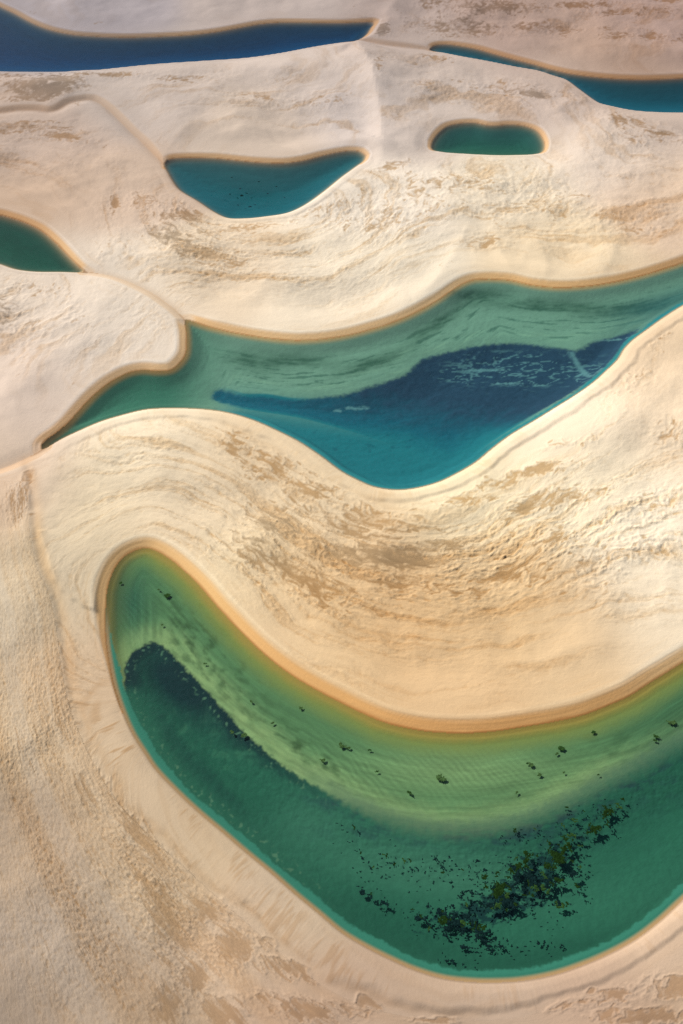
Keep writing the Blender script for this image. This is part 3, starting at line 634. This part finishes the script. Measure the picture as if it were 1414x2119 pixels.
cD = mixc(cD, bed((34, 62, 64), 3.6, 'G'), np.clip(sstep(-0.2, 0.5, bednoise + .3 * bedline) * (blob(960, 1725, 240, 26, 2) + blob(1140, 1700, 110, 14, -18) + blob(1260, 1645, 110, 16, -24) + blob(700, 1665, 90, 20, 25) + .6 * blob(1380, 1600, 90, 60, -25)), 0, 1) * 0.8)
sunk = sum(w_ * blob(a_, b_, c_, d_, e_) for a_, b_, c_, d_, e_, w_ in ((1010, 1880, 150, 46, -18, 1.0), (1130, 1780, 110, 50, -38, .9), (800, 1860, 90, 34, 15, .45), (1240, 1690, 60, 26, -25, .5))).clip(0, 1)
sunkn = fbm(X / 1.8 + 0.4 * jag, Y / 1.5, 123.0, 4, 0.65)
cD = mixc(cD, bed((14, 40, 44), 3.5, 'G'), np.clip(0.85 * sstep(0.62, 0.98, sunkn * 0.8 + sunk), 0, 0.9))
silt = sstep(0.25, 0.7, n3(X / 1.1, Y / 1.1, 33.0) + 0.4 * jag) * sstep(0.2, 1.2, deepG) * (1 - sstep(2.0, 3.6, deepG)) * sstep(720, 600, PX)
cD = mixc(cD, bed((78, 120, 92), 3.0, 'G'), 0.7 * silt)
cD *= (1 + 0.07 * bednoise + 0.05 * jag)[..., None]
cG = cG * (1 - dg[..., None]) + cD * dg[..., None]
edgeG = (1 - sstep(-0.3, 0.35, edge_in)) * sstep(1235, 1330, PY)
cG = mixc(cG, bed((52, 121, 100), 0.9, 'G'), edgeG)
cG = mixc(cG, bed((178, 140, 96), 0.3, 'G'), (1 - sstep(0.3, 1.3, dE)) * sstep(1235, 1330, PY) * 0.85)
bedc[m6] = cG[m6]
bedc = np.clip(bedc * np.exp(np.minimum(sig[lag_id] * depth[..., None] * 2.8, 2.6)), 0.004, 0.8)
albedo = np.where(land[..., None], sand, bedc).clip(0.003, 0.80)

# ------------------------------------------------------------------ build the sand terrain
def grid_mesh(name, X, Y, Z):
    ny, nx = X.shape
    me = bpy.data.meshes.new(name)
    idx = np.arange(ny * nx, dtype=np.int32).reshape(ny, nx)
    quads = np.stack([idx[:-1, :-1], idx[:-1, 1:], idx[1:, 1:], idx[1:, :-1]], -1).reshape(-1, 4)
    me.vertices.add(ny * nx)
    me.vertices.foreach_set("co", np.stack([X, Y, Z], -1).astype(f32).ravel())
    me.loops.add(quads.size)
    me.loops.foreach_set("vertex_index", quads.ravel())
    me.polygons.add(len(quads))
    me.polygons.foreach_set("loop_start", np.arange(0, quads.size, 4, dtype=np.int32))
    me.update(calc_edges=True)
    me.polygons.foreach_set("use_smooth", np.ones(len(quads), bool))
    return me

def new_mat(name):
    m = bpy.data.materials.new(name); m.use_nodes = True
    m.node_tree.nodes.clear()
    return m, m.node_tree.nodes, m.node_tree.links

def tag(o, label=None, cat=None, group=None, kind=None):
    if label: o['label'] = label
    if cat: o['category'] = cat
    if group: o['group'] = group
    if kind: o['kind'] = kind

me = grid_mesh("sand_dunes", X, Y, Z)
at = me.attributes.new("ground_colour", 'FLOAT_COLOR', 'POINT')
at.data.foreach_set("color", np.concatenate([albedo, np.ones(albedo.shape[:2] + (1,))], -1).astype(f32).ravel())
at = me.attributes.new("grain", 'FLOAT', 'POINT')
at.data.foreach_set("value", np.where(land, 0.28 + 0.72 * hum.clip(0, 1), 0.30).astype(f32).ravel())

at = me.attributes.new("flow", 'FLOAT', 'POINT')
at.data.foreach_set("value", rip.astype(f32).ravel())

mat, N, L = new_mat("sand")
out = N.new("ShaderNodeOutputMaterial"); bs = N.new("ShaderNodeBsdfPrincipled")
bs.inputs["Roughness"].default_value = 0.95
bs.inputs["Specular IOR Level"].default_value = 0.12
ca = N.new("ShaderNodeAttribute"); ca.attribute_name = "ground_colour"
ga = N.new("ShaderNodeAttribute"); ga.attribute_name = "grain"
tc = N.new("ShaderNodeTexCoord")
n1 = N.new("ShaderNodeTexNoise"); n1.inputs["Scale"].default_value = 2.4; n1.inputs["Detail"].default_value = 5; n1.inputs["Roughness"].default_value = 0.75
L.new(tc.outputs["Object"], n1.inputs["Vector"])
mr = N.new("ShaderNodeMapRange"); mr.inputs[1].default_value = 0.25; mr.inputs[2].default_value = 0.75; mr.inputs[3].default_value = 0.86; mr.inputs[4].default_value = 1.14
L.new(n1.outputs[0], mr.inputs[0])
mx = N.new("ShaderNodeMix"); mx.data_type = 'RGBA'; mx.blend_type = 'MULTIPLY'
L.new(ga.outputs["Fac"], mx.inputs[0]); L.new(ca.outputs["Color"], mx.inputs[6]); L.new(mr.outputs[0], mx.inputs[7])
L.new(mx.outputs[2], bs.inputs["Base Color"])
bp = N.new("ShaderNodeBump"); bp.inputs["Distance"].default_value = 0.05
L.new(ga.outputs["Fac"], bp.inputs["Strength"]); L.new(n1.outputs[0], bp.inputs["Height"]); L.new(bp.outputs[0], bs.inputs["Normal"])
# wind ripples, lined up with the flow of the sand
fa = N.new("ShaderNodeAttribute"); fa.attribute_name = "flow"
fm = N.new("ShaderNodeMath"); fm.operation = 'MULTIPLY'; fm.inputs[1].default_value = 2.6
L.new(fa.outputs["Fac"], fm.inputs[0])
sx = N.new("ShaderNodeSeparateXYZ"); cx_ = N.new("ShaderNodeCombineXYZ")
L.new(tc.outputs["Object"], sx.inputs[0])
for k_ in (0, 1):
    mm = N.new("ShaderNodeMath"); mm.operation = 'MULTIPLY'; mm.inputs[1].default_value = 0.75
    L.new(sx.outputs[k_], mm.inputs[0]); L.new(mm.outputs[0], cx_.inputs[k_])
L.new(fm.outputs[0], cx_.inputs[2])
n2 = N.new("ShaderNodeTexNoise"); n2.inputs["Scale"].default_value = 1.0; n2.inputs["Detail"].default_value = 3; n2.inputs["Roughness"].default_value = 0.6
L.new(cx_.outputs[0], n2.inputs["Vector"])
b2 = N.new("ShaderNodeBump"); b2.inputs["Distance"].default_value = 0.20
L.new(ga.outputs["Fac"], b2.inputs["Strength"])
L.new(n2.outputs[0], b2.inputs["Height"]); L.new(b2.outputs[0], bp.inputs["Normal"])
L.new(bs.outputs[0], out.inputs[0])
me.materials.append(mat)
dunes = bpy.data.objects.new("sand_dunes", me)
COL.objects.link(dunes)
tag(dunes, "pale wind-blown sand dunes with ochre lee banks between the lagoons", kind='structure')

# ------------------------------------------------------------------ water: one body per lagoon
WLAB = {
    'A': "deep blue lagoon along the far edge of the dunes", 'B': "narrow teal lagoon widening towards the right behind a dune",
    'C': "three-cornered teal lagoon with dark specks on its bed", 'D': "small oval green lagoon ringed by an ochre bank",
    'E': "dark green lagoon cut by the left edge below the dune", 'F': "turquoise and navy lagoon with a narrow arm to the left",
    'G': "large curved green lagoon with floating weed in front"}
def water_mat(kk):
    m, N, L = new_mat("lagoon_water")
    out = N.new("ShaderNodeOutputMaterial")
    tr = N.new("ShaderNodeBsdfTransparent"); gl = N.new("ShaderNodeBsdfGlossy"); gl.inputs["Roughness"].default_value = 0.05
    fr = N.new("ShaderNodeFresnel"); 
    ge = N.new("ShaderNodeNewGeometry"); ior = N.new("ShaderNodeMapRange")      # the rays cross the surface unbent, so both sides reflect alike
    ior.inputs[3].default_value = 1.33; ior.inputs[4].default_value = 1 / 1.33
    L.new(ge.outputs["Backfacing"], ior.inputs[0]); L.new(ior.outputs[0], fr.inputs["IOR"])
    ms = N.new("ShaderNodeMixShader")
    tc = N.new("ShaderNodeTexCoord")
    mp = N.new("ShaderNodeMapping"); mp.inputs["Scale"].default_value = (1.0, 2.2, 1.0); mp.inputs["Rotation"].default_value = (0, 0, 0.5)
    no = N.new("ShaderNodeTexNoise"); no.inputs["Scale"].default_value = 1.3; no.inputs["Detail"].default_value = 3
    bp = N.new("ShaderNodeBump"); bp.inputs["Strength"].default_value = 0.12; bp.inputs["Distance"].default_value = 0.08
    L.new(tc.outputs["Object"], mp.inputs[0]); L.new(mp.outputs[0], no.inputs["Vector"]); L.new(no.outputs[0], bp.inputs["Height"])
    L.new(bp.outputs[0], gl.inputs["Normal"]); L.new(bp.outputs[0], fr.inputs["Normal"])
    L.new(fr.outputs[0], ms.inputs[0]); L.new(tr.outputs[0], ms.inputs[1]); L.new(gl.outputs[0], ms.inputs[2])
    L.new(ms.outputs[0], out.inputs["Surface"])
    ab = N.new("ShaderNodeVolumeAbsorption")
    s = np.array(WATER[kk]); mxs = 1.0
    ab.inputs["Color"].default_value = (1 - s[0], 1 - s[1], 1 - s[2], 1)
    ab.inputs["Density"].default_value = 1.0
    L.new(ab.outputs[0], out.inputs["Volume"])
    return m

for kk, w in shore.items():
    a = np.roll(w, 1, 0); b = np.roll(w, -1, 0)
    t = b - a; t /= np.maximum(np.hypot(*t.T), 1e-6)[:, None]
    area = 0.5 * np.sum(w[:, 0] * np.roll(w[:, 1], -1) - np.roll(w[:, 0], -1) * w[:, 1])
    nrm = np.stack([t[:, 1], -t[:, 0]], -1) * np.sign(area)
    p = w + nrm * 0.5
    if area < 0: p = p[::-1]
    n = len(p)
    verts = [(x, y, 0.0) for x, y in p] + [(x, y, -9.0) for x, y in p]
    faces = [list(range(n)), list(range(2 * n - 1, n - 1, -1))] + [[(i + 1) % n, i, n + i, n + (i + 1) % n] for i in range(n)]
    wm = bpy.data.meshes.new("lagoon_water"); wm.from_pydata(verts, [], faces); wm.update()
    wm.materials.append(water_mat(kk))
    wo = bpy.data.objects.new("lagoon_water", wm); COL.objects.link(wo)
    tag(wo, WLAB[kk], kind='structure')

# ------------------------------------------------------------------ floating water weed
def weed_mat(name, c):
    m, N, L = new_mat(name)
    out = N.new("ShaderNodeOutputMaterial"); b = N.new("ShaderNodeBsdfPrincipled"); b.inputs["Roughness"].default_value = 1.0; b.inputs["Specular IOR Level"].default_value = 0.0
    tc = N.new("ShaderNodeTexCoord"); no = N.new("ShaderNodeTexNoise"); no.inputs["Scale"].default_value = 2.2; no.inputs["Detail"].default_value = 4
    cr = N.new("ShaderNodeValToRGB")
    cr.color_ramp.elements[0].position = 0.3; cr.color_ramp.elements[0].color = (*[v * 0.45 for v in c], 1)
    cr.color_ramp.elements[1].position = 0.72; cr.color_ramp.elements[1].color = (*[v * 1.7 for v in c], 1)
    L.new(tc.outputs["Object"], no.inputs["Vector"]); L.new(no.outputs[0], cr.inputs[0]); L.new(cr.outputs[0], b.inputs["Base Color"]); L.new(b.outputs[0], out.inputs[0])
    return m
WEED = {'pale': weed_mat("weed_pale", (0.034, 0.068, 0.022)), 'green': weed_mat("weed_green", (0.008, 0.021, 0.005)), 'dark': weed_mat("weed_dark", (0.004, 0.0125, 0.0125)), 'olive': weed_mat("weed_olive", (0.017, 0.042, 0.011))}

def weed_field(x0, y0, x1, y1, cell, blobs, seed, thr, size=2.0):
    """connected scraps of weed on a grid of cells; blobs in image pixels give how thick it grows"""
    gx = np.arange(x0, x1, cell, dtype=f32); gy = np.arange(y0, y1, cell, dtype=f32)
    GX, GY = np.meshgrid(gx, gy)
    qx, qy = image_px(GX, GY)
    dn = np.zeros(GX.shape)
    for cx, cy, rx, ry, an, wgt in blobs:
        c, s_ = math.cos(math.radians(an)), math.sin(math.radians(an))
        a = ((qx - cx) * c + (qy - cy) * s_) / rx; b = (-(qx - cx) * s_ + (qy - cy) * c) / ry
        dn = np.maximum(dn, min(wgt * 1.08, 0.98) * np.exp(-np.minimum(a * a + b * b, 30)))
    wx_ = GX + 0.5 * n3(GX / 1.1, GY / 1.1, seed + .5); wy_ = GY + 0.5 * n3(GX / 1.1, GY / 1.1, seed + 9.5)
    nz = fbm(wx_ / (size * 1.25), wy_ / size, seed, 4, 0.68)
    m = (nz + (0.16 + 0.92 * dn) > thr) & (dn > 0.02)
    return GX, GY, m

def components(m):
    seen = np.zeros(m.shape, bool); out = []
    ny, nx = m.shape
    for (j, i) in np.argwhere(m):
        if seen[j, i]: continue
        st = [(j, i)]; seen[j, i] = True; c = []
        while st:
            a, b = st.pop(); c.append((a, b))
            for da, db in ((1, 0), (-1, 0), (0, 1), (0, -1)):
                p, q_ = a + da, b + db
                if 0 <= p < ny and 0 <= q_ < nx and m[p, q_] and not seen[p, q_]:
                    seen[p, q_] = True; st.append((p, q_))
        out.append(c)
    return out

wrnd = random.Random(5)
def scrap_geometry(cells, x0, y0, cell, verts, faces, rise=0.05):
    """a mat of weed lying on the water: dips under at its rim, stands a hand's breadth proud inside"""
    cs = set(cells); vid = {}
    def v(j, i):
        if (j, i) not in vid:
            n = sum(((j + a, i + b) in cs) for a in (-1, 0) for b in (-1, 0))
            z = (0.015 if n < 4 else 0.04 + rise * wrnd.random())
            vid[(j, i)] = len(verts)
            verts.append((x0 + i * cell + wrnd.uniform(-.35, .35) * cell, y0 + j * cell + wrnd.uniform(-.35, .35) * cell, z))
        return vid[(j, i)]
    for (j, i) in cells:
        faces.append((v(j, i), v(j, i + 1), v(j + 1, i + 1), v(j + 1, i)))
    return verts, faces

def weed_object(name, cells, x0, y0, cell, mat):
    verts, faces = scrap_geometry(cells, x0, y0, cell, [], [])
    a = np.array(verts); c = a.mean(0); c[2] = 0.0
    wm = bpy.data.meshes.new(name)
    wm.from_pydata([tuple(p - c) for p in a], [], faces); wm.update()
    wm.materials.append(mat)
    o = bpy.data.objects.new(name, wm); o.location = c; COL.objects.link(o)
    return o

MAIN = [(930, 1905, 70, 40, 10, .95), (985, 1925, 50, 30, 30, 1.0), (1030, 1845, 50, 36, -20, 1.25), (1075, 1800, 45, 40, -40, 1.35), (1045, 1870, 60, 25, -10, 1.1), (1120, 1830, 70, 34, -20, 1.05), (1150, 1775, 40, 40, -30, 1.15), (1180, 1745, 30, 25, -30, 1.0),
        (1230, 1715, 40, 18, -10, .95), (1260, 1680, 50, 16, -30, .85), (1160, 1870, 30, 14, 0, .9), (960, 1860, 40, 30, 0, .7), (990, 1800, 60, 40, 0, .55), (870, 1900, 40, 20, 0, .8), (1010, 1960, 110, 20, -5, .6), (1130, 1955, 60, 14, 10, .55),
        (760, 1850, 50, 24, 20, .5), (790, 1870, 30, 14, 0, .75), (800, 1780, 110, 40, 0, .48), (900, 1790, 60, 30, 0, .5), (1200, 1700, 80, 40, -20, .5), (950, 1990, 120, 20, 0, .42), (720, 1720, 60, 40, 20, .35), (1090, 1730, 60, 20, 0, .55), (1190, 1810, 30, 60, 0, .6)]
g0 = ground(np.array([[640, 2030], [1330, 1640]]))
CELL = 0.20
x0w, x1w = float(ground(np.array([640, 1650]))[0]), float(ground(np.array([1340, 1650]))[0])
GXw, GYw, mw = weed_field(x0w, g0[0, 1], x1w, g0[1, 1], CELL, MAIN, 12.0, 0.90, 1.45)
FINE = [(x_, y_, rx_ * 1.5, ry_ * 1.5, an_, min(w_, 0.62)) for x_, y_, rx_, ry_, an_, w_ in MAIN] + [(760, 1790, 120, 60, 10, .42), (900, 1820, 160, 70, 0, .46), (1000, 1990, 220, 30, -5, .40), (1150, 1900, 130, 60, -10, .44)]
_, _, mf = weed_field(x0w, g0[0, 1], x1w, g0[1, 1], CELL, FINE, 45.0, 1.0, 0.62)
_, qyw = image_px(GXw, GYw)
KIND = n3(GXw / 3.4 + 0.5 * n3(GXw, GYw, 4.0), GYw / 3.4 + 0.5 * n3(GXw, GYw, 8.0), 222.0) + (1835 - qyw) / 260.0 > 0      # greener towards the shelf
both = mw | mf
kinded = [(c, True) for c in components(both & KIND)] + [(c, False) for c in components(both & ~KIND)]
green_of = {id(c): g_ for c, g_ in kinded}
comps = [c for c, g_ in kinded if len(c) >= 2]
comps.sort(key=len, reverse=True)
SHELF_CLUMPS = [(710, 1545, 11), (722, 1548, 7), (765, 1552, 6), (1160, 1549, 12), (1152, 1560, 6), (1100, 1583, 9), (1092, 1580, 6), (912, 1611, 17), (848, 1641, 9), (1357, 1524, 9), (1390, 1496, 12), (1356, 1532, 6), (1228, 1516, 8), (1117, 1604, 7),
                (345, 1233, 10), (328, 1220, 6), (250, 1206, 6), (335, 1293, 4), (520, 1452, 6), (424, 1374, 6), (565, 1496, 6), (622, 1465, 6), (668, 1573, 9), (705, 1540, 6), (505, 1522, 9), (480, 1515, 7), (1167, 1599, 5), (1070, 1640, 6), (780, 1597, 5), (1238, 1604, 5)]
C_SPECKS = [(500, 405, 8), (492, 410, 4), (510, 400, 4), (480, 367, 4), (536, 376, 3), (572, 386, 3), (476, 402, 3), (520, 410, 3)]
def centre(c):
    a = np.array(c).mean(0)
    return image_px(np.array([x0w + a[1] * CELL]), np.array([g0[0, 1] + a[0] * CELL]))
RAFT = [
    "largest olive-green weed mat, spread over the upper right part of the weed raft",
    "large blue-black weed mat at the lower left end of the weed raft",
    "green weed mat in the middle of the raft, left of its dark core",
    "broad blue-black weed mat in the dark core of the weed raft",
    "blue-black weed mat just below the green mat in the middle of the raft",
    "blue-black weed mat hanging lowest from the lower left end of the raft",
    "green weed mat on its own between the raft and the topmost green mat",
    "topmost green weed mat, nearest the drop-off above the upper right end of the raft",
    "ragged blue-black mat wedged right beside the green mat in the raft's middle",
    "green weed mat standing out at the top edge of the raft's middle",
    "blue-black weed mat on the right-hand edge of the raft's dark core",
    "blue-black weed mat joining the lower left end of the raft to its middle",
    "green weed mat caught among the blue-black mats at the raft's lower left end",
    "green weed mat at the lower left corner of the largest olive-green mat",
    "dark weed mat farthest out to the left of the raft's lower left end",
    "small blue-black mat resting on top of the green one at the lower left end"]

def weed_label(i, px, py, n, kind):
    if i < len(RAFT): return RAFT[i], 'floating weed mats of the green lagoon'
    col = {'green': 'dark green', 'olive': 'olive green', 'dark': 'blue-black'}[kind]
    size = 'fair-sized' if n >= 25 else 'small' if n >= 9 else 'tiny'
    if px < 850: where, g = 'drifting well to the left of the weed raft', 'weed scraps left of the raft'
    elif py > 1940: where, g = 'drifting below the weed raft towards the near shore', 'weed scraps below the raft'
    elif py < 1735: where, g = 'drifting above the raft close to the pale shelf', 'weed scraps above the raft'
    elif px > 1172: where, g = 'drifting off the right-hand side of the weed raft', 'weed scraps right of the raft'
    elif px < 990 and py < 1870: where, g = 'drifting up and left of the weed raft', 'weed scraps up and left of the raft'
    else: where, g = 'floating in among the mats of the weed raft', 'weed scraps within the raft'
    return f"{size} {col} weed scrap {where}", f"{size} {col} {g}" 
stuff_v, stuff_f = [], []
for i, c in enumerate(comps):
    if i < 240 and len(c) >= 5:
        px, py = [float(q_[0]) for q_ in centre(c)]
        kind = ('olive' if wrnd.random() < 0.3 and len(c) < 90 else 'green') if green_of[id(c)] else 'dark'
        o = weed_object("water_weed", c, x0w, float(g0[0, 1]), CELL, WEED[kind])
        lab, grp = weed_label(i, px, py, len(c), kind); tag(o, lab, 'weed', grp)
    else:
        scrap_geometry(c, x0w, float(g0[0, 1]), CELL, stuff_v, stuff_f, 0.02)
if stuff_v:
    wm = bpy.data.meshes.new("water_weed_crumbs"); wm.from_pydata(stuff_v, [], stuff_f); wm.update(); wm.materials.append(WEED['dark'])
    o = bpy.data.objects.new("water_weed_crumbs", wm); COL.objects.link(o); tag(o, "crumbs of dark weed scattered over the green lagoon", kind='stuff')

def lone_scrap(px, py, size, kind, seed):
    c = ground(np.array([px, py], float)); m_per = CAM_H / F * (1.0 + 0.35) * (1.0 if py > 1000 else 2.0)
    r = size * m_per * 0.8
    cell = max(0.10, r / 9)
    gx = np.arange(c[0] - 1.4 * r, c[0] + 1.4 * r, cell); gy = np.arange(c[1] - 1.4 * r, c[1] + 1.4 * r, cell)
    GX, GY = np.meshgrid(gx, gy)
    an = wrnd.uniform(-0.7, 0.7)
    a = ((GX - c[0]) * math.cos(an) + (GY - c[1]) * math.sin(an)) / r; b = (-(GX - c[0]) * math.sin(an) + (GY - c[1]) * math.cos(an)) / (r * wrnd.uniform(.45, .8))
    m = fbm(GX / (0.5 * r), GY / (0.5 * r), seed, 3, 0.6) * 0.8 + 0.95 - 1.25 * np.sqrt(a * a + b * b) > 0.12
    cs = components(m)
    if not cs: return None
    return weed_object("water_weed", max(cs, key=len), float(gx[0]), float(gy[0]), cell, WEED[kind])
for i, (px, py, sz) in enumerate(SHELF_CLUMPS):
    o = lone_scrap(px, py, sz, wrnd.choice(['olive', 'pale', 'pale']), 300.5 + 7.3 * i)
    if not o: continue
    if sz == 17: lab = 'largest green weed clump lying by itself on the pale green shelf'
    elif sz >= 11 and px < 800: lab = 'ragged green weed clump in the small cluster on the middle of the pale shelf'
    elif px < 460: lab = 'small green weed clump in the narrow upper left arm of the green lagoon'
    elif px < 690: lab = 'small green weed clump along the drop-off in the left half of the green lagoon'
    elif px < 1000: lab = 'small green weed clump on the middle of the pale shelf'
    elif px < 1300: lab = 'small green weed clump on the right part of the pale shelf'
    else: lab = 'small green weed clump by the right edge of the view on the shelf'
    tag(o, lab, 'weed', 'green weed clumps on the pale shelf')
for i, (px, py, sz) in enumerate(C_SPECKS):
    o = lone_scrap(px, py, sz * 0.8, 'dark', 600.5 + 7.3 * i)
    if not o: continue
    tag(o, 'biggest dark weed speck, in the cluster on the three-cornered teal lagoon' if sz == 8 else 'small dark weed speck floating on the three-cornered teal lagoon', 'weed', 'dark weed specks on the three-cornered lagoon')
